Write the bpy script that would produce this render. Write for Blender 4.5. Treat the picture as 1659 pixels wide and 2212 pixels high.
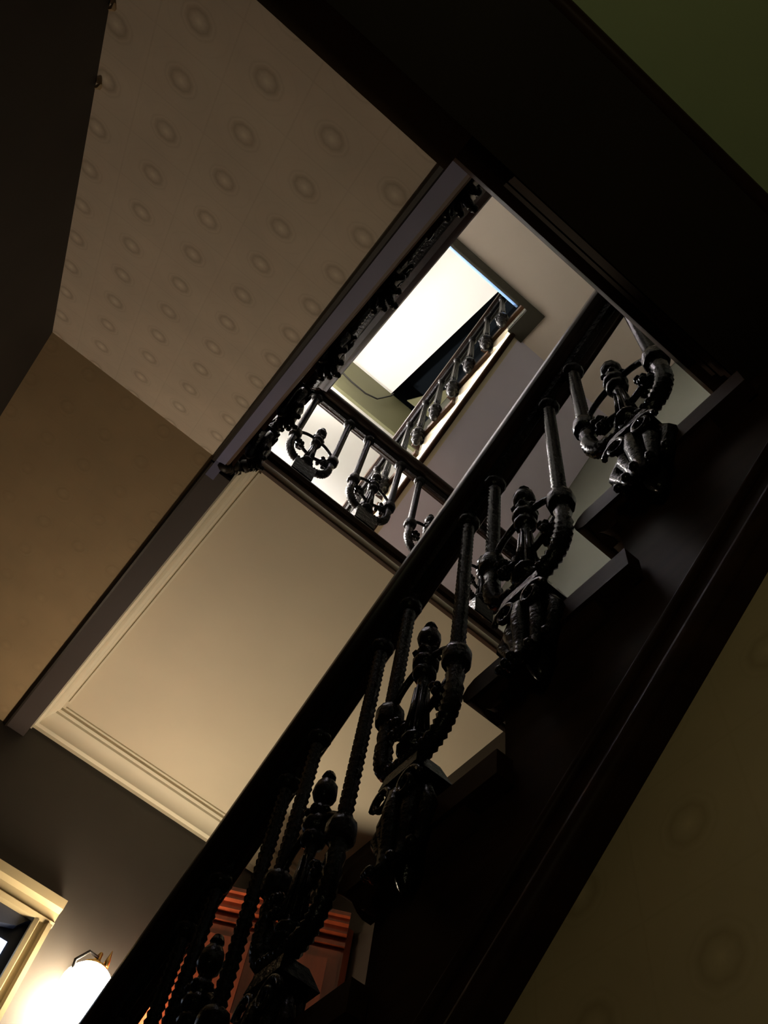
import bpy, math, random
from mathutils import Matrix, Vector
random.seed(7)
for o in list(bpy.data.objects): bpy.data.objects.remove(o, do_unlink=True)
SC = bpy.context.scene
COL = SC.collection

# ------------------------------------------------------------------ units
U = 0.52            # one design unit in metres
ZF = 0.625          # floor lies this many units below the camera
def P(x, y, z): return Vector((x*U, y*U, (z+ZF)*U))

# ------------------------------------------------------------------ camera
cam_data = bpy.data.cameras.new('camera')
cam = bpy.data.objects.new('camera', cam_data); COL.objects.link(cam)
R = ((0.7707179, 0.60888179, 0.18776819), (-0.62442434, 0.66309134, 0.41280033), (0.12683914, -0.43539963, 0.89125697))
cam.matrix_world = Matrix(((R[0][0], -R[0][1], -R[0][2], 0), (R[1][0], -R[1][1], -R[1][2], 0),
                           (R[2][0], -R[2][1], -R[2][2], ZF*U), (0, 0, 0, 1)))
cam_data.sensor_fit = 'VERTICAL'; cam_data.sensor_height = 36.0
cam_data.lens = 1850.83/2212*36.0
cam_data.clip_start = 0.02; cam_data.clip_end = 100
SC.camera = cam

# ------------------------------------------------------------------ world, view
w = bpy.data.worlds.new('night'); SC.world = w; w.use_nodes = True
w.node_tree.nodes['Background'].inputs[0].default_value = (0.10, 0.13, 0.20, 1)
w.node_tree.nodes['Background'].inputs[1].default_value = 0.02
vs = SC.view_settings
vs.view_transform = 'Standard'; vs.look = 'None'; vs.gamma = 1.0; vs.use_curve_mapping = False
vs.exposure = 0.0

# lamp strengths (used by the lamp builders below)
L_SCONCE = 125.0     # warm globe on the hall wall
L_LANDING = 3600.0    # white wall lamp on the upper landing
L_GALLERY = 800.0    # lamp behind the gallery parapet at the top
L_FILL = 16.0       # unseen fill lamp added for the spandrel and soffit
L_TRANSOM = 4.0     # cold light in the door glass

# ------------------------------------------------------------------ materials
MATS = {}
def new_mat(name, col, rough=0.5, spec=0.5, coat=0.0, noise=0.0, nscale=6.0, bump=0.0, bscale=60.0, col2=None, metal=0.0, stretch=(1,1,1)):
    m = bpy.data.materials.new(name); m.use_nodes = True
    nt = m.node_tree; b = nt.nodes['Principled BSDF']
    b.inputs['Base Color'].default_value = (*col, 1)
    b.inputs['Roughness'].default_value = rough
    b.inputs['Specular IOR Level'].default_value = spec
    b.inputs['Coat Weight'].default_value = coat; b.inputs['Coat Roughness'].default_value = 0.12
    b.inputs['Metallic'].default_value = metal
    tc = nt.nodes.new('ShaderNodeTexCoord')
    mp = nt.nodes.new('ShaderNodeMapping'); mp.inputs['Scale'].default_value = stretch
    nt.links.new(tc.outputs['Object'], mp.inputs['Vector'])
    if noise > 0:
        n = nt.nodes.new('ShaderNodeTexNoise'); n.inputs['Scale'].default_value = nscale; n.inputs['Detail'].default_value = 5
        nt.links.new(mp.outputs[0], n.inputs['Vector'])
        r = nt.nodes.new('ShaderNodeValToRGB')
        c2 = col2 or tuple(c*(1-noise) for c in col)
        r.color_ramp.elements[0].position = 0.3; r.color_ramp.elements[1].position = 0.7
        r.color_ramp.elements[0].color = (*c2, 1); r.color_ramp.elements[1].color = (*col, 1)
        nt.links.new(n.outputs['Fac'], r.inputs['Fac']); nt.links.new(r.outputs['Color'], b.inputs['Base Color'])
    if bump > 0:
        n2 = nt.nodes.new('ShaderNodeTexNoise'); n2.inputs['Scale'].default_value = bscale; n2.inputs['Detail'].default_value = 3
        nt.links.new(mp.outputs[0], n2.inputs['Vector'])
        bp = nt.nodes.new('ShaderNodeBump'); bp.inputs['Strength'].default_value = bump; bp.inputs['Distance'].default_value = 0.01
        nt.links.new(n2.outputs['Fac'], bp.inputs['Height']); nt.links.new(bp.outputs[0], b.inputs['Normal'])
    MATS[name] = m
    return m
new_mat('iron', (0.007, 0.0065, 0.0065), 0.22, 0.12, 0.0, bump=0.25, bscale=90)
new_mat('darkwood', (0.032, 0.014, 0.006), 0.45, 0.06, 0.0, noise=0.5, nscale=5, stretch=(1, 1, 8))
new_mat('railwood', (0.018, 0.009, 0.006), 0.30, 0.14, 0.0, noise=0.4, nscale=6, stretch=(6, 1, 6))
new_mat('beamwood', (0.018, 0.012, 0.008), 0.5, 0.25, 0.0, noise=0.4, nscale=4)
new_mat('mahogany', (0.30, 0.055, 0.020), 0.35, 0.5, 0.3, noise=0.45, nscale=5, stretch=(5, 5, 0.8))
new_mat('cream', (0.74, 0.66, 0.52), 0.7, 0.3, noise=0.12, nscale=1.6)
new_mat('plaster', (0.78, 0.72, 0.58), 0.6, 0.3, noise=0.06, nscale=4)
new_mat('beampaint', (0.075, 0.060, 0.058), 0.55, 0.3, noise=0.15, nscale=5)
new_mat('bluelit_string', (0.19, 0.19, 0.33), 0.55, 0.3, noise=0.15, nscale=5)  # bluish light from below is put into the string colour
new_mat('greypaint', (0.62, 0.59, 0.67), 0.8, 0.2, noise=0.05, nscale=2)
new_mat('beigepaint', (0.56, 0.51, 0.43), 0.8, 0.2, noise=0.05, nscale=2)
new_mat('greenwall', (0.12, 0.125, 0.10), 0.8, 0.2, noise=0.08, nscale=2)
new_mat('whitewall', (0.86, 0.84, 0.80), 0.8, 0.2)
new_mat('olive', (0.17, 0.165, 0.085), 0.7, 0.3, noise=0.1, nscale=2)
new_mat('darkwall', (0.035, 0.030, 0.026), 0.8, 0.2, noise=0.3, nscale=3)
new_mat('hallwall', (0.050, 0.044, 0.039), 0.55, 0.4, noise=0.3, nscale=2.2)
new_mat('shaded_edge', (0.022, 0.020, 0.012), 0.7, 0.2)  # shade under the nosing is put into this edge colour
new_mat('edgeblue', (0.10, 0.20, 0.40), 0.5, 0.4)
new_mat('recessdark', (0.010, 0.014, 0.018), 0.9, 0.1)
new_mat('stringcream', (0.62, 0.55, 0.38), 0.6, 0.3, noise=0.1, nscale=3)
new_mat('trimbrown', (0.10, 0.055, 0.035), 0.5, 0.4, noise=0.3, nscale=5)
new_mat('greenlit_soffit', (0.38, 0.47, 0.26), 0.7, 0.2, noise=0.15, nscale=3)  # green light on the soffit is put into its colour
new_mat('carpet', (0.20, 0.15, 0.11), 0.95, 0.1, noise=0.3, nscale=9)
new_mat('hallfloor', (0.22, 0.15, 0.09), 0.5, 0.4, noise=0.3, nscale=4)
new_mat('doorpaint', (0.035, 0.040, 0.060), 0.4, 0.5, noise=0.2, nscale=3)
new_mat('doortrim', (0.42, 0.34, 0.20), 0.5, 0.4, noise=0.1, nscale=3)
new_mat('brass', (0.55, 0.36, 0.12), 0.3, 0.5, metal=1.0)
new_mat('cablerubber', (0.02, 0.018, 0.015), 0.6, 0.3)
new_mat('skirt', (0.30, 0.24, 0.22), 0.6, 0.3, noise=0.15, nscale=3)

def emit(name, col, s):
    m = bpy.data.materials.new(name); m.use_nodes = True; nt = m.node_tree
    b = nt.nodes['Principled BSDF']
    b.inputs['Base Color'].default_value = (0.8, 0.8, 0.8, 1)
    b.inputs['Emission Color'].default_value = (*col, 1); b.inputs['Emission Strength'].default_value = s
    MATS[name] = m
emit('globe_glow', (1.0, 0.82, 0.57), L_SCONCE)
emit('landing_glow', (1.0, 0.95, 0.92), L_LANDING)
emit('gallery_glow', (1.0, 0.92, 0.84), L_GALLERY)
emit('fill_glow', (1.0, 0.92, 0.55), L_FILL)
emit('transom_glow', (0.62, 0.76, 1.0), L_TRANSOM)

def paper_mat(name, base, ring, contrast=1.0):
    """embossed square-and-medallion wallpaper, read from the UV map (one cell = one UV unit)"""
    m = bpy.data.materials.new(name); m.use_nodes = True
    nt = m.node_tree; N = nt.nodes; L = nt.links; b = N['Principled BSDF']
    b.inputs['Roughness'].default_value = 0.7; b.inputs['Specular IOR Level'].default_value = 0.25
    uv = N.new('ShaderNodeUVMap'); uv.uv_map = 'UVMap'
    def mth(op, a, c=None, d=None):
        n = N.new('ShaderNodeMath'); n.operation = op
        for i, v in enumerate((a, c, d)):
            if v is None: continue
            if isinstance(v, (int, float)): n.inputs[i].default_value = v
            else: L.new(v, n.inputs[i])
        return n.outputs[0]
    sp = N.new('ShaderNodeSeparateXYZ'); L.new(uv.outputs[0], sp.inputs[0])
    nz = N.new('ShaderNodeTexNoise'); nz.inputs['Scale'].default_value = 2.5; L.new(uv.outputs[0], nz.inputs['Vector'])
    fx = mth('SUBTRACT', mth('FRACT', sp.outputs[0]), 0.5); fy = mth('SUBTRACT', mth('FRACT', sp.outputs[1]), 0.5)
    rr = mth('SQRT', mth('ADD', mth('MULTIPLY', fx, fx), mth('MULTIPLY', fy, fy)))
    ang = mth('ARCTAN2', fy, fx)
    rw = mth('ADD', rr, mth('MULTIPLY', mth('COSINE', mth('MULTIPLY', ang, 8)), 0.004))
    def band(c, wd, src=rw): return mth('MAXIMUM', mth('SUBTRACT', 1.0, mth('DIVIDE', mth('ABSOLUTE', mth('SUBTRACT', src, c)), wd)), 0.0)
    ring1 = band(0.145, 0.065); ring2 = band(0.24, 0.03); ring3 = band(0.43, 0.025)
    dot = mth('MAXIMUM', mth('SUBTRACT', 1.0, mth('DIVIDE', rw, 0.07)), 0.0)
    ax = mth('ABSOLUTE', fx); ay = mth('ABSOLUTE', fy)
    line = mth('MAXIMUM', band(0.5, 0.02, ax), band(0.5, 0.02, ay))
    dark = mth('ADD', mth('ADD', ring1, mth('MULTIPLY', ring2, 0.3)), mth('ADD', mth('MULTIPLY', line, 0.28), mth('MULTIPLY', ring3, 0.10)))
    fade = mth('ADD', mth('MULTIPLY', nz.outputs['Fac'], 0.8), 0.5)
    fac = mth('MINIMUM', mth('MULTIPLY', mth('MULTIPLY', dark, fade), 0.42*contrast), 1.0)
    mix = N.new('ShaderNodeMix'); mix.data_type = 'RGBA'
    mix.inputs[6].default_value = (*base, 1); mix.inputs[7].default_value = (*ring, 1); L.new(fac, mix.inputs[0])
    mix2 = N.new('ShaderNodeMix'); mix2.data_type = 'RGBA'
    mix2.inputs[7].default_value = (*[min(1, c*1.35) for c in base], 1); L.new(mix.outputs[2], mix2.inputs[6])
    L.new(mth('MULTIPLY', dot, 0.6*contrast), mix2.inputs[0])
    n3 = N.new('ShaderNodeTexNoise'); n3.inputs['Scale'].default_value = 0.7; n3.inputs['Detail'].default_value = 4; L.new(uv.outputs[0], n3.inputs['Vector'])
    mix3 = N.new('ShaderNodeMix'); mix3.data_type = 'RGBA'; mix3.blend_type = 'MULTIPLY'
    mix3.inputs[0].default_value = 0.35; L.new(mix2.outputs[2], mix3.inputs[6]); L.new(n3.outputs['Color'], mix3.inputs[7])
    cc = N.new('ShaderNodeMix'); cc.data_type = 'RGBA'; cc.blend_type = 'MULTIPLY'; cc.inputs[0].default_value = 0.3
    rgb = N.new('ShaderNodeCombineColor')
    for i in range(3): L.new(n3.outputs['Fac'], rgb.inputs[i])
    L.new(mix2.outputs[2], cc.inputs[6]); L.new(rgb.outputs[0], cc.inputs[7])
    L.new(cc.outputs[2], b.inputs['Base Color'])
    bp = N.new('ShaderNodeBump'); bp.inputs['Strength'].default_value = 0.15; bp.inputs['Distance'].default_value = 0.003
    L.new(dark, bp.inputs['Height']); L.new(bp.outputs[0], b.inputs['Normal'])
    MATS[name] = m
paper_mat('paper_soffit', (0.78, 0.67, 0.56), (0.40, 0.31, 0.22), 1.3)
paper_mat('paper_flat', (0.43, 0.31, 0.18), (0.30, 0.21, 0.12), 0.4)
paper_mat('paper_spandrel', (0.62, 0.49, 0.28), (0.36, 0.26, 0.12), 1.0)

# ------------------------------------------------------------------ mesh builder
class MB:
    def __init__(s): s.v = []; s.f = []; s.uv = None
    def add(s, vs, fs):
        o = len(s.v); s.v += [Vector(v) for v in vs]; s.f += [tuple(i+o for i in f) for f in fs]; return s
    def box(s, x0, x1, y0, y1, z0, z1):
        return s.add([(x0,y0,z0),(x1,y0,z0),(x1,y1,z0),(x0,y1,z0),(x0,y0,z1),(x1,y0,z1),(x1,y1,z1),(x0,y1,z1)],
                     [(0,3,2,1),(4,5,6,7),(0,1,5,4),(1,2,6,5),(2,3,7,6),(3,0,4,7)])
    def prism_x(s, poly, x0, x1):      # poly in (y,z)
        n = len(poly)
        return s.add([(x0,a,b) for a,b in poly]+[(x1,a,b) for a,b in poly],
                     [tuple(range(n))[::-1], tuple(range(n,2*n))]+[(i,(i+1)%n,n+(i+1)%n,n+i) for i in range(n)])
    def prism_y(s, poly, y0, y1):      # poly in (x,z)
        n = len(poly)
        return s.add([(a,y0,b) for a,b in poly]+[(a,y1,b) for a,b in poly],
                     [tuple(range(n)), tuple(range(n,2*n))[::-1]]+[(i,n+i,n+(i+1)%n,(i+1)%n) for i in range(n)])
    def lathe(s, prof, c=(0,0,0), n=12, axis='z'):   # prof: (r, h)
        vs = []; fs = []
        for r, h in prof:
            for k in range(n):
                a = 2*math.pi*k/n; x, y = r*math.cos(a), r*math.sin(a)
                p = (x, y, h) if axis == 'z' else ((x, h, y) if axis == 'y' else (h, x, y))
                vs.append((p[0]+c[0], p[1]+c[1], p[2]+c[2]))
        for i in range(len(prof)-1):
            for k in range(n): fs.append((i*n+k, i*n+(k+1)%n, (i+1)*n+(k+1)%n, (i+1)*n+k))
        fs.append(tuple(range(n))[::-1]); fs.append(tuple(range((len(prof)-1)*n, len(prof)*n)))
        return s.add(vs, fs)
    def tube(s, pts, rad, n=8, rib=0.0):
        pts = [Vector(p) for p in pts]; m = len(pts)
        rads = rad if isinstance(rad, (list, tuple)) else [rad]*m
        t0 = (pts[1]-pts[0]).normalized(); ref = Vector((0,1,0)) if abs(t0.y) < .9 else Vector((1,0,0))
        nx = t0.cross(ref).normalized(); vs = []; fs = []
        for i, p in enumerate(pts):
            t = (pts[min(i+1,m-1)]-pts[max(i-1,0)]).normalized()
            nx = (nx - t*nx.dot(t)).normalized(); ny = t.cross(nx)
            r = rads[i]*(1+rib*(1 if i % 2 else -1))
            for k in range(n):
                a = 2*math.pi*k/n; vs.append(p+nx*(r*math.cos(a))+ny*(r*math.sin(a)))
        for i in range(m-1):
            for k in range(n): fs.append((i*n+k, i*n+(k+1)%n, (i+1)*n+(k+1)%n, (i+1)*n+k))
        fs.append(tuple(range(n))[::-1]); fs.append(tuple(range((m-1)*n, m*n)))
        return s.add(vs, fs)
    def ball(s, c, r, n=8, m=6):
        rx, ry, rz = r if isinstance(r, (tuple, list)) else (r, r, r)
        vs = [(c[0], c[1], c[2]-rz)]; fs = []
        for j in range(1, m):
            t = math.pi*j/m
            for k in range(n):
                a = 2*math.pi*k/n
                vs.append((c[0]+rx*math.sin(t)*math.cos(a), c[1]+ry*math.sin(t)*math.sin(a), c[2]-rz*math.cos(t)))
        vs.append((c[0], c[1], c[2]+rz)); last = len(vs)-1
        for k in range(n): fs.append((0, 1+(k+1) % n, 1+k))
        for j in range(m-2):
            for k in range(n): fs.append((1+j*n+k, 1+j*n+(k+1)%n, 1+(j+1)*n+(k+1)%n, 1+(j+1)*n+k))
        for k in range(n): fs.append((last, 1+(m-2)*n+k, 1+(m-2)*n+(k+1)%n))
        return s.add(vs, fs)
    def torus(s, c, R0, r, n=16, m=6, axis='z'):
        vs = []; fs = []
        for i in range(n):
            a = 2*math.pi*i/n
            for k in range(m):
                b = 2*math.pi*k/m; q = R0+r*math.cos(b); h = r*math.sin(b)
                p = (q*math.cos(a), q*math.sin(a), h)
                if axis == 'y': p = (p[0], p[2], p[1])
                if axis == 'x': p = (p[2], p[0], p[1])
                vs.append((p[0]+c[0], p[1]+c[1], p[2]+c[2]))
        for i in range(n):
            for k in range(m): fs.append((i*m+k, ((i+1)%n)*m+k, ((i+1)%n)*m+(k+1)%m, i*m+(k+1)%m))
        return s.add(vs, fs)
    def mesh(s, name, mat, local=False, off=Vector((0,0,0)), smooth=False, uvf=None):
        me = bpy.data.meshes.new(name)
        if local: vs = [v*U for v in s.v]
        else: vs = [P(*v)-off for v in s.v]
        me.from_pydata(vs, [], s.f); me.update()
        import bmesh
        bm = bmesh.new(); bm.from_mesh(me); bmesh.ops.recalc_face_normals(bm, faces=bm.faces); bm.to_mesh(me); bm.free()
        if uvf:
            l = me.uv_layers.new(name='UVMap')
            for lp in me.loops:
                l.data[lp.index].uv = uvf(s.v[lp.vertex_index])
        if mat: me.materials.append(MATS[mat])
        if smooth:
            me.shade_smooth()
            if smooth != True: me.set_sharp_from_angle(angle=math.radians(smooth))
        return me
LOC = {}
def link(name, me, parent=None, loc=None):
    o = bpy.data.objects.new(name, me); COL.objects.link(o)
    if parent is not None: o.parent = parent
    if loc is not None: o.location = loc
    return o
def worldoff(parent):
    v = Vector((0,0,0))
    while parent is not None: v += parent.location; parent = parent.parent
    return v
def part(name, mb, mat, parent=None, smooth=False, uvf=None):
    return link(name, mb.mesh(name, mat, off=worldoff(parent), smooth=smooth, uvf=uvf), parent)
def thing(name, label, cat, loc, group=None):
    o = bpy.data.objects.new(name, None); COL.objects.link(o); o.location = P(*loc); o.empty_display_size = 0.1
    o['label'] = label; o['category'] = cat
    if group: o['group'] = group
    return o
def tag(o, label, cat, group=None):
    o['label'] = label; o['category'] = cat
    if group: o['group'] = group
    return o
def struct(o, label=None, cat=None):
    o['kind'] = 'structure'
    if label: o['label'] = label
    if cat: o['category'] = cat
    return o
def copy_tree(o, parent=None):
    c = o.copy(); COL.objects.link(c); c.parent = parent
    for ch in list(o.children): copy_tree(ch, c)
    return c

# ------------------------------------------------------------------ layout numbers (design units, camera at 0,0,0)
GO, RI = 0.497, 0.387
SL = RI/GO
HL1 = 2.858           # top of the half landing
XL, XR = -1.20, 2.80  # left and right wall faces
YB, YF = -2.6, 5.5    # back and front wall faces
FL = -ZF              # floor
L1 = HL1+6*RI         # first-floor landing top
ZC = 4.95             # cream soffit under the landing
ZS = 4.70             # papered soffit left of the beam
ZT = 16.4             # top ceiling
def f1_nose(i): return 0.267+GO*i, HL1-RI*i
F2Y0 = 0.08; F2G = (2.66-F2Y0)/5
HL2 = 9.15; ZS2 = 8.23; F3R = 0.385; F3G = 0.50; K = 1.45; Y3 = 1.42

# ------------------------------------------------------------------ shell
T = 0.25
struct(part('floor', MB().box(XL-T, XR+T, YB-T, YF+T, FL-T, FL), 'hallfloor'), 'brown hall floor', 'floor')
wl = struct(part('wall_left', MB().box(XL-T, XL, YB, YF, FL, 5.2), 'darkwall'), 'dark wall beside the rising papered soffit', 'wall')
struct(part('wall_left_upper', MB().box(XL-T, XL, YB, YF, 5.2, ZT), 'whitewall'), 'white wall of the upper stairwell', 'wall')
struct(part('wall_back', MB().box(XL-T, XR+T, YB-T, YB, FL, ZT), 'greenwall'), 'back wall behind the half landing', 'wall')
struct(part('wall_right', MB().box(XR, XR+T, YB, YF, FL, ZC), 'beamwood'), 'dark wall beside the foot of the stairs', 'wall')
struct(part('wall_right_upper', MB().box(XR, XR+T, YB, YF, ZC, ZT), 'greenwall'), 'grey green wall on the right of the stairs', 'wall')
cl = MB(); ce = [(XL-T, YB-T), (2.35, YB-T), (2.35, .3), (1.89, YF), (1.89, YF+T), (XL-T, YF+T)]
cl.add([(x, y, ZT) for x, y in ce]+[(x, y, ZT+T) for x, y in ce], [tuple(range(6)), tuple(range(6, 12))]+[(i, (i+1) % 6, 6+(i+1) % 6, 6+i) for i in range(6)])
struct(part('ceiling', cl, 'whitewall'), 'bright white ceiling at the top of the stairwell', 'ceiling')
struct(part('ceiling_recess', MB().box(1.7, XR+T, YB-T, YF+T, ZT+1.5, ZT+1.75).box(1.5, 1.7, YB-T, YF+T, ZT+T, ZT+1.75).box(XR, XR+T, YB-T, YF+T, ZT, ZT+1.5).box(1.7, XR, YF, YF+T, ZT, ZT+1.5).box(1.7, XR, YB-T, YB, ZT, ZT+1.5), 'recessdark'), 'dark recess beside the bright ceiling', 'ceiling')  # dark-walled recess above the right side of the ceiling
struct(part('trim_2', MB().add([(2.24, 5.36, ZT+.05), (XR, 4.5, ZT+.05), (XR, 5.34, ZT+.05), (2.24, 5.36, ZT+.1), (XR, 4.5, ZT+.1), (XR, 5.34, ZT+.1)], [(0, 2, 1), (3, 4, 5), (0, 1, 4, 3), (1, 2, 5, 4), (2, 0, 3, 5)]), 'olive'), 'small olive board standing for the lit patch of ceiling in the dark recess', 'board')  # olive wedge gives the lit patch of ceiling its own colour
# front wall: lower hall part with door opening, white upper part, olive frieze
DX0, DX1, DZ1 = -0.55, 0.93, 3.52
fw = MB(); fw.box(XL-T, DX0, YF, YF+T, FL, ZS+.5); fw.box(DX1, XR+T, YF, YF+T, FL, ZS+.5); fw.box(DX0, DX1, YF, YF+T, DZ1, ZS+.5)
struct(part('wall_front', fw, 'hallwall'), 'dark grey hall wall with the door and globe lamp', 'wall')
struct(part('wall_front_upper', MB().box(XL-T, XR+T, YF, YF+T, ZS+.5, 14.75), 'whitewall'), 'brightly lit white wall behind the landing balusters', 'wall')
struct(part('trim_1', MB().box(XL, XR, YF-.06, YF+T, 14.75, ZT), 'olive'), 'olive green frieze band under the top ceiling', 'frieze')

# ------------------------------------------------------------------ first-floor landing
lt = thing('first_floor_landing', 'first floor landing with cream plastered underside and dark nosing', 'landing', (0, 2.6, L1))
part('floor_slab', MB().box(.147, XR, 2.60, YF, ZC+.02, L1-.05).box(XL, .147, 2.66, YF, ZS+.02, L1-.05), 'carpet', lt)
part('carpet', MB().box(XL, XR, 2.66, YF, L1-.05, L1), 'carpet', lt)
part('soffit', MB().box(.147, XR, 2.60, YF, ZC, ZC+.02), 'cream', lt)
CELL = 0.271
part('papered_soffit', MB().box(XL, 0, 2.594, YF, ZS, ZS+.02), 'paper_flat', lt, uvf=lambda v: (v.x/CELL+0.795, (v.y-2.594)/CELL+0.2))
part('beam', MB().box(.0, .147, 2.66, YF, ZS-.012, ZC+.02), 'beampaint', lt)
part('beam_bead', MB().tube([(-.012, 2.62, ZS-.01), (-.012, YF, ZS-.01)], .016, 6), 'beamwood', lt)
# nosing along the well edge
prof = [(2.62, L1+.0), (2.575, L1-.002), (2.553, L1-.03), (2.56, L1-.065), (2.60, L1-.085), (2.60, ZC-.0), (2.66, ZC-.0), (2.66, L1)]
part('fascia', MB().prism_x([(2.585, ZC-.005), (2.585, L1-.085), (2.61, L1-.085), (2.61, ZC-.005)], .10, XR), 'trimbrown', lt)
part('nosing', MB().prism_x([(2.66, L1+.004), (2.575, L1+.004), (2.55, L1-.02), (2.545, L1-.045), (2.56, L1-.075), (2.60, L1-.085), (2.66, L1-.085)], .05, XR), 'darkwood', lt, smooth=40)
part('nosing_bead', MB().tube([(.10, 2.578, ZC+.035), (XR, 2.578, ZC+.035)], .020, 8), 'plaster', lt, smooth=True)
# cornice: stepped plaster moulding on the front wall, on the beam and on the right wall
def cornice_prof(d, h):    # d outwards from the wall, h down from the soffit
    return [(0,0), (d,0), (d,-.025), (d*.86,-.03), (d*.84,-.05), (d*.62,-.06), (d*.45,-.085), (d*.36,-.12), (d*.34,-.135), (d*.16,-.14), (d*.13,-.165), (0,-h)]
cp = cornice_prof(.19, .13)
part('cornice', MB().prism_x([(YF-a, ZC+b) for a, b in cp], .147, XR), 'plaster', lt, smooth=30)
cp2 = cornice_prof(.10, .16)
part('cornice', MB().prism_y([(.147+a, ZC+b) for a, b in cp2], 2.62, YF), 'plaster', lt, smooth=30)
part('cornice_fillet', MB().box(.147+.115, .147+.13, 2.62, YF-.28, ZC-.012, ZC), 'plaster', lt)
part('cornice_fillet', MB().box(.28, XR, YF-.225, YF-.21, ZC-.014, ZC), 'plaster', lt)
# ragged dark paint at the corner of beam and landing edge
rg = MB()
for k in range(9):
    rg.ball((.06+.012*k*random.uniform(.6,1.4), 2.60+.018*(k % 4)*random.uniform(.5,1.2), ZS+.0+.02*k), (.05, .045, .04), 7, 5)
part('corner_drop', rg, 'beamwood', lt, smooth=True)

# ------------------------------------------------------------------ half landing above the camera
hl = thing('half_landing', 'dark half landing overhead with moulded edge', 'landing', (0, 0, HL1))
part('floor_slab', MB().box(XL, XR, YB, .10, HL1-.10, HL1), 'carpet', hl)
part('soffit', MB().box(XL, XR, YB, -.22, HL1-.13, HL1-.10), 'greenlit_soffit', hl)
part('trimmer_beam', MB().box(XL, XR, -.235, .13, 2.50, HL1-.10), 'beamwood', hl)
part('beam_edge_bead', MB().tube([(XL, -.235, 2.515), (XR, -.235, 2.515)], .022, 8), 'darkwood', hl, smooth=True)
part('nosing', MB().prism_x([(.10, HL1+.004), (.20, HL1+.004), (.228, HL1-.015), (.236, HL1-.045), (.222, HL1-.08), (.18, HL1-.092), (.10, HL1-.092)], XL, XR), 'darkwood', hl, smooth=40)
for (y0, y1, z0, z1) in ((.13, .185, HL1-.15, HL1-.115), (.13, .165, HL1-.205, HL1-.175), (.13, .152, HL1-.25, HL1-.225)):
    part('apron_moulding', MB().prism_x([(y0, z0), (y1-.012, z0), (y1, z0+.010), (y1, z1-.008), (y1-.008, z1), (y0, z1)], .16, 1.04), 'darkwood', hl, smooth=30)
part('apron_board', MB().box(XL, .0, .13, .26, HL1-.17, HL1-.09), 'trimbrown', hl)

# ------------------------------------------------------------------ flight 1 (right, rises towards the viewer)
f1 = thing('near_staircase', 'dark wooden staircase with moulded tread ends rising on the right', 'staircase', (1.1, f1_nose(8)[0], FL))
X1 = 1.05     # string face
def tread_mesh(go, x0, x1, back, name):
    """tread: origin at nosing tip, +y runs to the next riser; rounded nose, side return"""
    pr = [(0.02, -.012), (0, -.035), (0.006, -.066), (.035, -.085), (go+back, -.085), (go+back, 0), (.05, 0)]
    return MB().prism_x(pr, x0, x1).mesh(name, 'darkwood', local=True, smooth=35)
def scotia_mesh(x0, x1, name):
    pr = [(.045, -.085), (.06, -.115), (.085, -.14), (.11, -.15), (.13, -.15), (.13, -.085)]
    return MB().prism_x(pr, x0, x1).mesh(name, 'darkwood', local=True, smooth=35)
def flip(me):
    for v in me.vertices: v.co.y = -v.co.y
    me.flip_normals(); return me
tm = flip(tread_mesh(GO, X1-.01, XR-.055, .12, 'tread')); rtm = flip(tread_mesh(GO, .985, X1-.01, .155, 'return_nosing')); sm = flip(scotia_mesh(X1-.03, XR-.055, 'scotia'))
rm = flip(MB().box(X1, XR-.055, .115, .155, -RI, -.085).mesh('riser', 'darkwood', local=True))
# side return scotia under the tread end, along the run
srm = flip(MB().prism_y([(1.0, -.085), (1.005, -.10), (1.03, -.125), (X1, -.135), (X1+.03, -.135), (X1+.03, -.085)], .05, GO+.02).mesh('return_moulding', 'darkwood', local=True, smooth=35))
off1 = worldoff(f1)
for i in range(1, 9):
    y, z = f1_nose(i); lc = P(0, y, z)-off1
    for nm, me in (('tread', tm), ('return_nosing', rtm), ('scotia', sm), ('riser', rm), ('return_moulding', srm)):
        link(nm, me, f1, lc)
pl = []
for i in range(0, 9):
    y, z = f1_nose(i)
    pl += [(y-.115, z-.085), (y-.115, z-RI-.085 if i < 8 else FL)]
def sb1(y): return 1.965-SL*y
# lower edge of the string
poly = [(-.24, HL1-.085)]+pl
yend = f1_nose(8)[0]-.115
poly += [((1.965-FL)/SL, FL), (-.24, sb1(-.24))] if (1.965-FL)/SL < yend else [(yend, sb1(yend)), (-.24, sb1(-.24))]
part('string', MB().prism_x(poly, X1, X1+.08), 'darkwood', f1)
part('string_moulding', MB().prism_x([(-.24, sb1(-.24)+.0), (3.0, sb1(3.0)), (3.0, sb1(3.0)+.10), (-.24, sb1(-.24)+.10)], X1-.03, X1), 'darkwood', f1)
part('string_bead', MB().tube([(X1-.005, -.24, sb1(-.24)+.26), (X1-.005, 3.0, sb1(3.0)+.26)], .016, 8), 'darkwood', f1, smooth=True)
part('string_bead', MB().tube([(X1-.03, -.24, sb1(-.24)+.05), (X1-.03, 3.0, sb1(3.0)+.05)], .03, 8), 'darkwood', f1, smooth=True)
# skirting on the right wall following the steps
part('wall_string', MB().prism_x([(.25, HL1+.3), (.25, HL1-.4), (2.4, HL1-.4-SL*2.15), (2.4, HL1+.3-SL*2.15)], XR-.05, XR-.004), 'skirt', f1)
# spandrel wall below the string
yb = (1.965-FL)/SL
spx = X1+.02
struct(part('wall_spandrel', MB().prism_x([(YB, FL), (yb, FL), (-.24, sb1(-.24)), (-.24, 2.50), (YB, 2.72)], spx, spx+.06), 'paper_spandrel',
            uvf=lambda v: (v.y/CELL, v.z/CELL)), 'dim embossed wallpaper on the wall beneath the near staircase', 'wall')

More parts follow.
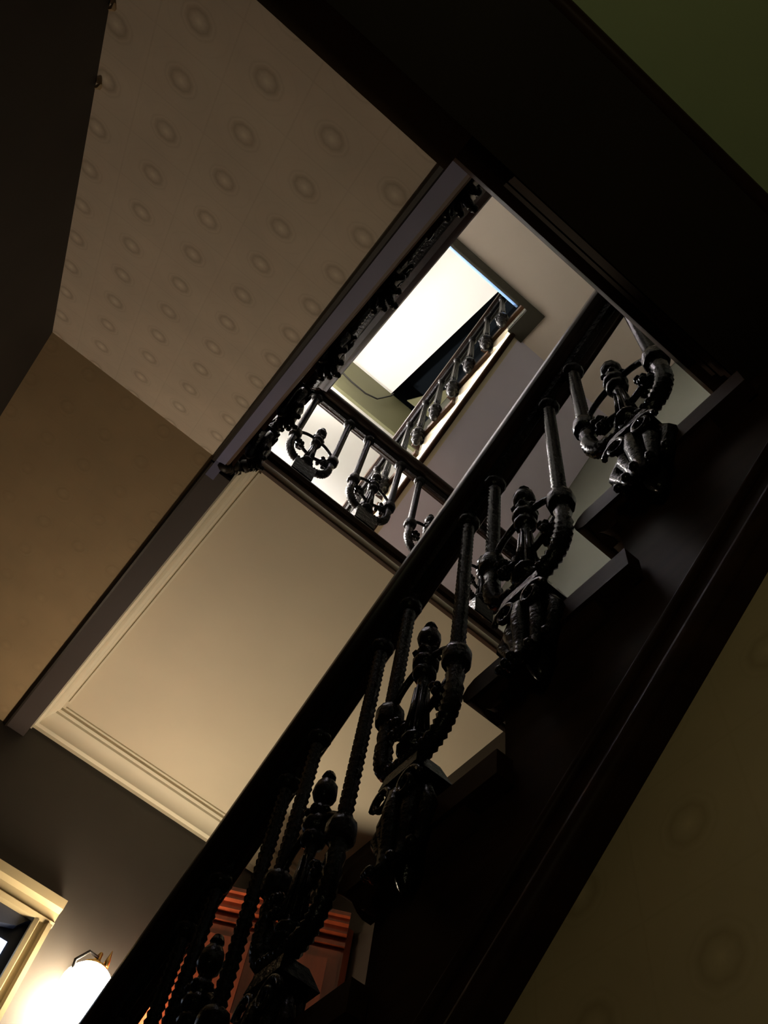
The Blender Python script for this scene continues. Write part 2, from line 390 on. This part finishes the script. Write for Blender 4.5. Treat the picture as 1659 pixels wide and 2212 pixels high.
# ------------------------------------------------------------------ flight 2 (left, rises away from the viewer)
f2 = thing('left_staircase', 'left staircase seen from below with medallion papered underside', 'staircase', (-.6, F2Y0, HL1))
def s2(y): return ZS-SL*(2.594-y)
part('papered_soffit', MB().add([(XL, .15, s2(.15)), (0, .15, s2(.15)), (0, 2.594, ZS), (XL, 2.594, ZS), (XL, .15, s2(.15)+.03), (0, .15, s2(.15)+.03), (0, 2.594, ZS+.03), (XL, 2.594, ZS+.03)],
     [(0,3,2,1),(4,5,6,7),(0,1,5,4),(1,2,6,5),(2,3,7,6),(3,0,4,7)]), 'paper_soffit', f2,
     uvf=lambda v: (v.x/CELL+0.795, (v.y-.46)*math.sqrt(1+SL*SL)/CELL+0.5))
for yy, ln in ((.92, .05), (.62, .025)):
    zz = s2(yy)
    part('peeling_paper', MB().tube([(XL+.008, yy+.02, zz-.001), (XL+.022, yy+.006, zz-.010), (XL+.014+ln*.3, yy-.012, zz-.018-ln*.2)], [.006, .011, .003], 5), 'paper_flat', f2, uvf=lambda v: (v.x, v.y))
off2 = worldoff(f2)
tm2 = tread_mesh(F2G, XL+.005, .105, -.03, 'tread'); sc2 = scotia_mesh(XL+.005, .085, 'scotia'); rm2 = MB().box(XL+.005, .055, .115, .155, -RI+.15, -.085).mesh('riser', 'darkwood', local=True)
pl2 = [(F2Y0-.1, HL1-.3)]
for i in range(1, 6):
    y = F2Y0+F2G*(i-1)-.05; z = HL1+RI*i; lc = P(0, y, z)-off2
    for nm, me in (('tread', tm2), ('scotia', sc2), ('riser', rm2)): link(nm, me, f2, lc)
    pl2 += [(y+.115, max(z-RI-.085, s2(y+.115)+.04)), (y+.115, z-.085)]
pl2 += [(2.66, L1-.47), (2.66, L1-.09)][:0]
pl2 += [(2.72, HL1+RI*5-.085), (2.72, ZS-.02), (2.594, ZS-.02), (F2Y0-.1, s2(F2Y0-.1)-.02)]
part('string', MB().prism_x(pl2[1:], 0.0, .06), 'bluelit_string', f2)
part('string_bead', MB().tube([(-.014, .15, s2(.15)-.012), (-.014, 2.6, ZS-.012)], .016, 6), 'beamwood', f2)
part('string_moulding', MB().tube([(.065, .2, s2(.2)+.01), (.065, 2.6, ZS+.01)], .014, 6), 'trimbrown', f2)
part('top_riser', MB().box(XL, .10, 2.60, 2.66, L1-RI, L1-.06), 'darkwood', f2)
part('top_nosing', MB().prism_x([(2.55, L1-.06), (2.53, L1-.03), (2.55, L1), (2.66, L1), (2.66, L1-.07)], XL, .17), 'darkwood', f2)

# ------------------------------------------------------------------ flight 3 (upper right)
f3 = thing('upper_staircase', 'upper staircase with grey underside and cream painted string', 'staircase', (2.1, 5.33, L1))
def n3(y): return HL2+(Y3-y)*F3R/F3G
def b3(y): return 9.36-.76*y
off3 = worldoff(f3)
tm3 = flip(tread_mesh(F3G, K-.04, XR-.005, .12, 'tread')); rm3 = flip(MB().box(K, XR-.005, .115, .155, -F3R, -.085).mesh('riser', 'darkwood', local=True))
pl3 = [(Y3-.20, HL2-.085)]
for i in range(1, 7):
    y = Y3+F3G*i; z = HL2-F3R*i; lc = P(0, y, z)-off3
    link('tread', tm3, f3, lc); link('riser', rm3, f3, lc)
    pl3 += [(y-F3G-.115, z-.085), (y-.115, z-.085)]
yb3 = 4.35
pl3 += [(yb3, HL2-F3R*7), (yb3, b3(yb3)), (1.49, b3(1.49)), (1.22, b3(1.49))]
part('string', MB().prism_x(pl3, K, K+.08), 'stringcream', f3)
part('string_moulding', MB().tube([(K+.01, 1.49, b3(1.49)), (K+.01, yb3, b3(yb3))], .028, 8), 'darkwood', f3, smooth=True)
part('soffit', MB().prism_x([(1.48, b3(1.48)), (yb3, b3(yb3)), (yb3, b3(yb3)+.06), (1.48, b3(1.48)+.06)], K+.08, XR-.005), 'greypaint', f3)
part('quarter_landing', MB().box(K, XR-.005, yb3, YF-.01, L1, HL2-F3R*7), 'greypaint', f3)

# ------------------------------------------------------------------ second half landing
h2 = thing('upper_half_landing', 'upper half landing with beige underside and edge band darkened as if in shade', 'landing', (0, 0, HL2))
part('floor_slab', MB().box(XL+.004, XR-.004, YB+.004, 1.22, ZS2+.04, HL2), 'carpet', h2)
part('soffit', MB().box(XL+.004, 1.40, YB+.004, 1.22, ZS2, ZS2+.04).box(1.40, XR-.004, YB+.004, 1.49, ZS2, ZS2+.04), 'beigepaint', h2)
part('edge_band', MB().box(XL+.004, 1.40, 1.17, 1.235, ZS2-.02, HL2-.07).box(1.40, 1.57, 1.17, 1.50, ZS2-.02, ZS2+.16), 'shaded_edge', h2)
part('edge_soffit', MB().box(XL+.004, K, 1.235, 1.385, HL2-.11, HL2-.07), 'shaded_edge', h2)
part('nosing', MB().prism_x([(1.235, HL2), (Y3-.02, HL2), (Y3, HL2-.02), (Y3, HL2-.05), (Y3-.025, HL2-.07), (1.235, HL2-.07)], XL, K), 'edgeblue', h2, smooth=40)

# ------------------------------------------------------------------ flight 4 and gallery on the left above (closed strings, seen edge-on)
g = thing('gallery_staircase', 'top staircase and gallery with added light-blocking parapet over the left side', 'staircase', (-.6, 1.3, HL2))
G2 = HL2+6*RI
def pr4(y): return HL2+SL*(y-1.3)
part('flight_slab', MB().prism_x([(1.44, HL2-.2), (4.28, G2-.3), (4.28, G2), (1.44, HL2)], XL+.005, 0), 'greypaint', g)
part('gallery_floor', MB().box(XL+.005, 0, 4.28, YF-.005, G2-.3, G2), 'carpet', g)
BAFFLE_TOP = 12.95
part('baffle', MB().prism_x([(1.43, HL2-.2), (4.28, G2-.35), (YF-.07, G2-.35), (YF-.07, BAFFLE_TOP), (1.43, BAFFLE_TOP)], 0.0, .08), 'whitewall', g)  # unseen, added to block lamp light going down the well

# ------------------------------------------------------------------ baluster castings
def u_path(n=60):
    """lyre outline: from right collar down, round the bottom, up to the left collar (local x along the run)"""
    pts = []
    hw = .169; zt, zb = .42, .215
    for k in range(n+1):
        a = math.pi*k/n; c, s = math.cos(a), math.sin(a)
        e = 0.78
        pts.append((hw*math.copysign(abs(c)**e, c), 0, zt-(zt-zb)*abs(s)**e))
    return pts
def make_baluster(kind, bracket_dir=0):
    root = bpy.data.objects.new('lyre_baluster', None); COL.objects.link(root); root.empty_display_size = .1
    def lp(name, mb, smooth=True, parent=root): return link(name, mb.mesh(name, 'iron', local=True, smooth=smooth), parent)
    slope = SL if kind == 'stair' else 0.0
    top0 = 1.46 if kind == 'stair' else 1.43
    for sx in (-1, 1):
        zt = top0+slope*sx*.169
        n = 2*int((zt-.57)/.030)
        pts = [(sx*.169, 0, .57+(zt-.57)*k/n) for k in range(n+1)]
        r = lp('rod', MB().tube(pts, .0245, 9, rib=.14), 60)
        sk = MB().lathe([(.026, -.12), (.044, -.105), (.050, -.085), (.044, -.065), (.032, -.055), (.034, .0), (.036, .03)], (sx*.169, 0, zt), 10)
        lp('rail_socket', sk, True, r)
    pts = u_path(44)
    low = [( .169, 0, .53), (.169, 0, .505), (.169, 0, .48), (.169, 0, .455)]
    full = low+pts+[(-p[0], 0, p[2]) for p in reversed(low)]
    u = lp('lyre_frame', MB().tube(full, .029, 9, rib=.12), 60)
    for sx in (-1, 1):
        lp('collar', MB().lathe([(.026, .50), (.046, .515), (.050, .535), (.050, .562), (.046, .582), (.026, .60)], (sx*.169, 0, 0), 10), 40)
    ar = [(-.165*math.cos(math.pi*k/20), 0, .545+.155*math.sin(math.pi*k/20)) for k in range(21)]
    lp('arch', MB().tube(ar, .013, 7))
    pil = MB().lathe([(.02, .225), (.050, .24), (.055, .255), (.042, .27), (.030, .278), (.044, .29), (.044, .302), (.032, .315), (.030, .34), (.026, .40), (.021, .48), (.018, .56),
                      (.022, .60), (.038, .61), (.043, .63), (.036, .648), (.030, .655), (.045, .668), (.048, .69), (.040, .708), (.025, .72)], n=10)
    pc = lp('pillar', pil, 50)
    lv = MB()
    for k in range(8):
        a = 2*math.pi*k/8+.2
        lv.tube([(.034*math.cos(a), .034*math.sin(a), .325), (.025*math.cos(a), .025*math.sin(a), .45), (.021*math.cos(a), .021*math.sin(a), .55)], [.009, .007, .005], 5)
    lp('flutes', lv, True, pc)
    fin = MB().lathe([(.03, .70), (.038, .715), (.043, .735), (.038, .755), (.026, .765), (.022, .79), (.036, .80), (.044, .825), (.040, .86), (.026, .885), (.020, .895), (.026, .905), (.018, .925), (.003, .935)], n=9)
    for k in range(6):
        a = 2*math.pi*k/6
        fin.ball((.038*math.cos(a), .038*math.sin(a), .735), .015, 6, 4)
    lp('finial', fin, 50)
    rnd = random.Random(3)
    for sx in (-1, 1):
        lf = MB()
        a0 = Vector((sx*.155, 0, .49)); a1 = Vector((sx*.022, 0, .40))
        lf.tube([a0, a0*.6+a1*.4+Vector((0, 0, -.015)), a1], [.012, .014, .012], 6)
        c = a0*.62+a1*.38+Vector((0, 0, -.02))
        for k in range(16):
            d = Vector((rnd.uniform(-.030, .030), rnd.uniform(-.024, .024), rnd.uniform(-.048, .036)))
            lf.ball(c+d, rnd.uniform(.012, .019), 6, 4)
        lf.ball(c, (.024, .022, .036), 7, 5)
        lp('leaf_cluster', lf)
    ro = MB()
    for k in range(9):
        x = -.10+.025*k
        ro.ball((x*.9, -.020, .218+abs(x)*.12), (.013, .014, .016), 6, 4)
    lp('rope_swag', ro)
    if kind == 'level':
        bk = MB().box(-.085, .085, -.05, .05, .0, .17)
        bk.lathe([(.05, .16), (.06, .175), (.045, .19), (.03, .2)], n=10)
        lp('foot_block', bk, False)
    else:
        # bracket cast outside the string; local -y points to the well, +y to the string face
        pt = MB(); pt.add([(-.085, -.045, .12), (.085, -.045, .12), (.085, .09, .12), (-.085, .09, .12), (-.07, -.035, .175), (.07, -.035, .175), (.07, .05, .175), (-.07, .05, .175)],
                          [(0,3,2,1),(4,5,6,7),(0,1,5,4),(1,2,6,5),(2,3,7,6),(3,0,4,7)])
        b = lp('bracket_plate', pt, False)
        br = MB()
        br.lathe([(.050, .125), (.062, .09), (.066, .04), (.060, .0), (.052, -.06), (.045, -.12), (.035, -.17), (.02, -.21), (.008, -.23)], (0, .03, 0), 10)
        lpb = lp('bracket', br, True)
        for k in range(5):
            t = -1+2*k/4.0
            x0 = .03*t; x1 = .075*t; x2 = .105*t; x3 = .075*t; x4 = .09*t; y = -.028+.045*abs(t); dz = .07*abs(t)
            le = MB().tube([(x0, y+.015, .115), (x1, y-.008, .05), (x2, y-.016, -.03), (x3, y-.010, -.12+dz*.4), (x3*.9, y-.016, -.20+dz), (x4*.9, y-.036, -.245+dz), (x4, y-.046, -.235+dz)],
                    [.013, .022, .026, .023, .018, .015, .010], 7)
            le.ball((x4, y-.048, -.232+dz), .016, 7, 5)
            lp('acanthus_leaf', le, True, lpb)
        for sx in (-1, 1):
            sp = []
            for k in range(26):
                a = k/25*2.6*math.pi; r = .055*(1-k/25*.78)
                sp.append((sx*.055+sx*r*math.cos(a)*.9, -.040-.010*k/25, .055+r*math.sin(a)))
            lp('scroll', MB().tube(sp, .010, 6), True, lpb)
        lp('bracket_stem', MB().box(-.04, .04, -.02, .08, -.10, .13), False, lpb)
    return root
bal_stair = make_baluster('stair'); bal_level = make_baluster('level')
used = {}
def place(proto, loc, rz, label, group):
    o = proto if not used.get(proto.name) else copy_tree(proto)
    used[proto.name] = True
    o.location = P(*loc); o.rotation_euler = (0, 0, rz); o.name = 'lyre_baluster' if o is bal_stair else o.name
    o['label'] = label; o['category'] = 'baluster'; o['group'] = group
    return o
ORD = ['first', 'second', 'third', 'fourth', 'fifth', 'sixth', 'seventh', 'eighth', 'ninth', 'tenth', 'eleventh', 'twelfth', 'thirteenth', 'fourteenth', 'fifteenth', 'sixteenth']
for i in range(1, 8):
    y, z = f1_nose(i)
    place(bal_stair, (.97, y-.304, z), -math.pi/2, 'black iron lyre baluster on the near stairs, %s below the dark half landing' % ORD[i-1], 'lyre balusters on the near staircase')
for i in range(1, 6):
    y = F2Y0+F2G*(i-1)-.05; z = HL1+RI*i
    place(bal_stair, (.075+.022*(i-1), y+.29, z), math.pi/2, 'black iron lyre baluster seen edge-on on the left staircase, %s step up' % ORD[i-1], 'lyre balusters on the left staircase')
for i in range(5):
    place(bal_level, (.497+.545*i, 2.60, L1), 0, 'black iron lyre baluster on the first floor landing edge, %s from the left' % ORD[i], 'lyre balusters on the landing')

# slender single balusters of the upper flight
def make_slender():
    root = bpy.data.objects.new('slender_baluster', None); COL.objects.link(root); root.empty_display_size = .1
    def lp(name, mb, smooth=True, parent=root): return link(name, mb.mesh(name, 'iron', local=True, smooth=smooth), parent)
    r = lp('rod', MB().lathe([(.020, .05), (.032, .30), (.026, .6), (.022, .95), (.022, 1.02)], n=8))
    fl = MB()
    for k in range(6):
        a = 2*math.pi*k/6; fl.tube([(.026*math.cos(a), .026*math.sin(a), .12), (.030*math.cos(a), .030*math.sin(a), .32), (.021*math.cos(a), .021*math.sin(a), .92)], .007, 5)
    lp('flutes', fl, True, r)
    lp('collar', MB().lathe([(.022, .93), (.040, .945), (.046, .965), (.040, .985), (.026, 1.0)], n=9))
    lp('bulb', MB().lathe([(.02, -.05), (.055, -.02), (.07, .03), (.062, .08), (.04, .11), (.05, .13), (.03, .16)], n=10))
    br = MB().lathe([(.035, -.16), (.06, -.12), (.052, -.08), (.03, -.05)], n=9)
    br.ball((0, 0, -.18), (.04, .04, .035), 8, 5); br.box(-.025, .025, 0, .10, -.12, -.02)
    for k in range(6):
        a = 2*math.pi*k/6; br.ball((.055*math.cos(a), .055*math.sin(a), .0), .022, 6, 4)
    lp('bracket', br, True)
    return root
sl = make_slender()
NB3 = 12
for j in range(NB3):
    y = 1.56+.2425*j
    o = sl if j == 0 else copy_tree(sl)
    o.location = P(K-.07, y, n3(y)-.22); o.rotation_euler = (0, 0, -math.pi/2)
    o['label'] = 'slender black iron baluster on the upper staircase, %s from its top' % ORD[j]; o['category'] = 'baluster'; o['group'] = 'slender balusters on the upper staircase'

# ------------------------------------------------------------------ handrails
def rail(name, a, b, label, w=.18, h=.135, axis='y', mat='railwood'):
    """moulded rail from a to b (underside centre line)"""
    prof = [(-.5, .32), (-.46, .16), (-.36, .10), (-.30, 0), (.30, 0), (.36, .10), (.46, .16), (.5, .32), (.5, .62), (.42, .82), (.22, .97), (0, 1.0), (-.22, .97), (-.42, .82), (-.5, .62)]
    mb = MB(); n = len(prof); vs = []
    for q in (a, b):
        for u_, v_ in prof:
            vs.append((q[0]+u_*w, q[1], q[2]+v_*h) if axis == 'y' else (q[0], q[1]+u_*w, q[2]+v_*h))
    mb.add(vs, [tuple(range(n))[::-1], tuple(range(n, 2*n))]+[(i, (i+1)%n, n+(i+1)%n, n+i) for i in range(n)])
    o = thing(name, label, 'handrail', b)
    part('rail', mb, mat, o, smooth=35)
    pf = MB()
    if axis == 'y': pf.tube([(a[0], a[1], a[2]-.008), (b[0], b[1], b[2]-.008)], .03, 6)
    else: pf.tube([(a[0], a[1], a[2]-.008), (b[0], b[1], b[2]-.008)], .03, 6)
    part('core_strip', pf, 'iron', o)
    return o
def rb1(y):   # underside of the near rail at run position y
    yi, zi = f1_nose(0); return zi+1.46-SL*(y-(yi-.304))
rail('handrail', (.96, .22, rb1(.22)), (.96, 4.05, rb1(4.05)), 'dark wooden handrail of the near staircase crossing the picture')
def rb2(y): return HL1+RI+1.46+SL*(y-(F2Y0-.05+.29))
r2 = rail('handrail', (.155, .16, rb2(.16)), (.24, 2.45, rb2(2.45)), 'dark handrail of the left staircase seen along its length', w=.22)
rl = rail('handrail', (.24, 2.60, L1+1.43), (XR-.01, 2.60, L1+1.43), 'reddish dark handrail along the first floor landing', axis='x', h=.12, w=.17)
part('end_knob', MB().ball((.24, 2.57, L1+1.49), (.12, .12, .09), 12, 8).tube([(.24, 2.43, rb2(2.43)+.07), (.24, 2.55, L1+1.49), (.32, 2.60, L1+1.49)], .07, 8), 'railwood', rl, smooth=True)
def rb3(y): return n3(y)-.22+1.02
rail('handrail', (K-.07, 1.44, rb3(1.44)), (K-.07, 4.4, rb3(4.4)), 'thin dark handrail of the upper staircase', w=.12, h=.10)

# ------------------------------------------------------------------ door, lamp, cabinet, cable
dr = struct(thing('door_1', 'dark door in the hall with pale architrave and cold-lit glass pane', 'door', (.2, YF, FL)))
part('door_leaf', MB().box(DX0, DX1, YF+.06, YF+.12, FL, DZ1), 'doorpaint', dr)
def arch_board(x0, x1, z0, z1, horiz):
    mb = MB()
    if horiz:
        mb.prism_x([(YF, z0), (YF-.05, z0), (YF-.06, z0+.03), (YF-.035, z0+.05), (YF-.05, z0+.10), (YF-.09, z0+.12), (YF-.10, z1-.02), (YF-.07, z1), (YF, z1)], x0, x1)
    else:
        mb.add([(x0, YF, z0), (x0, YF-.05, z0), (x0+.03, YF-.06, z0), (x0+.04, YF-.035, z0), (x0+.075, YF-.05, z0), (x0+.09, YF-.075, z0), (x1, YF-.08, z0), (x1, YF, z0)] +
               [(x0, YF, z1), (x0, YF-.05, z1), (x0+.03, YF-.06, z1), (x0+.04, YF-.035, z1), (x0+.075, YF-.05, z1), (x0+.09, YF-.075, z1), (x1, YF-.08, z1), (x1, YF, z1)],
               [tuple(range(8)), tuple(range(8, 16))]+[(i, (i+1)%8, 8+(i+1)%8, 8+i) for i in range(8)])
    return mb
part('architrave', arch_board(DX0-.1, DX1+.10, DZ1, DZ1+.20, True), 'doortrim', dr, smooth=30)
part('architrave', arch_board(DX1-.03, DX1+.09, FL, DZ1, False), 'doortrim', dr, smooth=30)
part('curved_strip', MB().prism_y([(DX0, DZ1), (DX1-.03, DZ1), (DX1-.06, DZ1-.02), (DX1-.10, DZ1-.075), (DX1-.2, DZ1-.11), (DX1-.35, DZ1-.115), (DX0, DZ1-.12)], YF+.0, YF+.05), 'doorpaint', dr)  # dark strip with a curved lower edge below the door head
gl = part('glass_pane', MB().box(.30, .84, YF+.055, YF+.062, 3.10, 3.36), 'transom_glow', dr)
part('pane_panel', MB().box(.34, .79, YF+.045, YF+.056, 3.145, 3.315), 'doorpaint', gl)

sc = thing('globe_sconce', 'glowing globe wall lamp on the hall wall beside the door', 'lamp', (1.42, YF, 3.2))
gx, gy, gz = 1.36, YF-.22, 3.18
part('globe', MB().ball((gx, gy, gz), .165, 20, 14), 'globe_glow', sc, smooth=True)
part('wall_plate', MB().lathe([(.02, 0), (.09, -.01), (.09, -.03), (.04, -.05), (.02, -.06)], (gx, YF, gz+.16), 14, 'y'), 'brass', sc, smooth=True)
arm = [(gx, YF-.05, gz+.16), (gx, YF-.12, gz+.24), (gx, gy, gz+.25), (gx, gy, gz+.16)]
part('arm', MB().tube(arm, .014, 8), 'brass', sc, smooth=True)
part('gallery', MB().lathe([(.08, .135), (.085, .155), (.03, .19), (.015, .21)], (gx, gy, gz), 14), 'brass', sc, smooth=True)
hook = [(gx-.13+.0, gy-.05, gz+.0), (gx-.15, gy-.06, gz+.10), (gx-.09, gy-.06, gz+.19), (gx-.02, gy-.05, gz+.19)]
part('hook', MB().tube(hook, .010, 7), 'iron', sc, smooth=True)
part('tip', MB().lathe([(.022, .0), (.018, .04), (.002, .12)], (gx+.06, gy, gz+.19), 8), 'brass', sc, smooth=True)

# corner cupboard behind the foot of the stairs
ca = Vector((1.80, 5.16)); cb = Vector((2.74, 4.62)); ctop = 4.12
dvec = (cb-ca).normalized(); nvec = Vector((dvec.y, -dvec.x))      # nvec points to the viewer side
if nvec.dot(-ca) < 0: nvec = -nvec
cup = thing('corner_cupboard', 'tall reddish mahogany panelled cupboard behind the foot of the stairs', 'cupboard', (2.3, 4.9, FL))
def cbox(s0, s1, d0, d1, z0, z1):
    a = ca+dvec*s0; b = ca+dvec*s1; vs = []
    for z in (z0, z1):
        for p, d in ((a, d0), (b, d0), (b, d1), (a, d1)):
            q = p+nvec*d; vs.append((q.x, q.y, z))
    return MB().add(vs, [(0,3,2,1),(4,5,6,7),(0,1,5,4),(1,2,6,5),(2,3,7,6),(3,0,4,7)])
LW = (cb-ca).length
cpoly = [(ca.x, ca.y), (cb.x, cb.y), (XR-.01, cb.y), (XR-.01, YF-.01), (ca.x, YF-.01)]
part('carcass', MB().add([(x, y, FL) for x, y in cpoly]+[(x, y, ctop-.02) for x, y in cpoly], [tuple(range(5)), tuple(range(5, 10))]+[(i, (i+1) % 5, 5+(i+1) % 5, 5+i) for i in range(5)]), 'mahogany', cup)
for d, z0, z1 in ((.13, ctop-.03, ctop), (.10, ctop-.07, ctop-.03), (.06, ctop-.12, ctop-.07), (.035, ctop-.20, ctop-.17)):
    part('cornice_moulding', cbox(-.04, LW, -.03, d, z0, z1), 'mahogany', cup)
for s0 in (.02, LW/2+.01):
    dd = part('cupboard_door', cbox(s0, s0+LW/2-.03, 0, .03, 1.2, ctop-.24), 'mahogany', cup)
    for z0, z1 in ((1.32, 2.3), (2.42, 3.2), (3.3, ctop-.32)):
        part('door_panel', cbox(s0+.08, s0+LW/2-.11, .03, .045, z0, z1), 'mahogany', dd)

cab = [(.60, YF-.12, 15.50), (.767, YF-.12, 15.363), (1.064, YF-.12, 15.27), (1.40, YF-.12, 15.264), (1.65, YF-.12, 15.44), (1.89, YF-.12, 16.11), (1.93, YF-.1, 16.38)]
tag(part('electric_cable', MB().tube(cab, .016, 6), 'cablerubber', smooth=True), 'thin dark cable sagging across the olive frieze', 'cable')

def fixture(name, label, loc, glow, r, body, drop):
    o = thing(name, label, 'lamp', loc)
    part('bulb', MB().ball(loc, r, 16, 10), glow, o, smooth=True)
    part('holder', MB().lathe([(r*.5, r*.8), (r*.55, r*1.3), (r*.3, r*1.7), (r*.12, r*1.8), (r*.12, drop)], loc, 10), body, o, smooth=True)
    return o
fixture('pendant_lamp', 'white globe pendant hanging low over the first floor landing', (-.32, 5.15, 8.7), 'landing_glow', .13, 'brass', G2-.3-8.7)
fixture('pendant_lamp', 'small globe lamp behind the gallery parapet under the top ceiling', (-.28, 4.85, 14.4), 'gallery_glow', .08, 'brass', ZT-14.4)
gr = thing('fill_lamp', 'unseen pale yellow fill lamp added low on the dark left wall', 'lamp', (XL, -.9, 1.0))  # added out of view to light the spandrel wall
part('lamp_body', MB().box(XL, XL+.10, -1.15, -.65, .9, 1.1), 'iron', gr)
part('lens', MB().box(XL+.10, XL+.13, -1.12, -.68, .92, 1.08), 'fill_glow', gr)
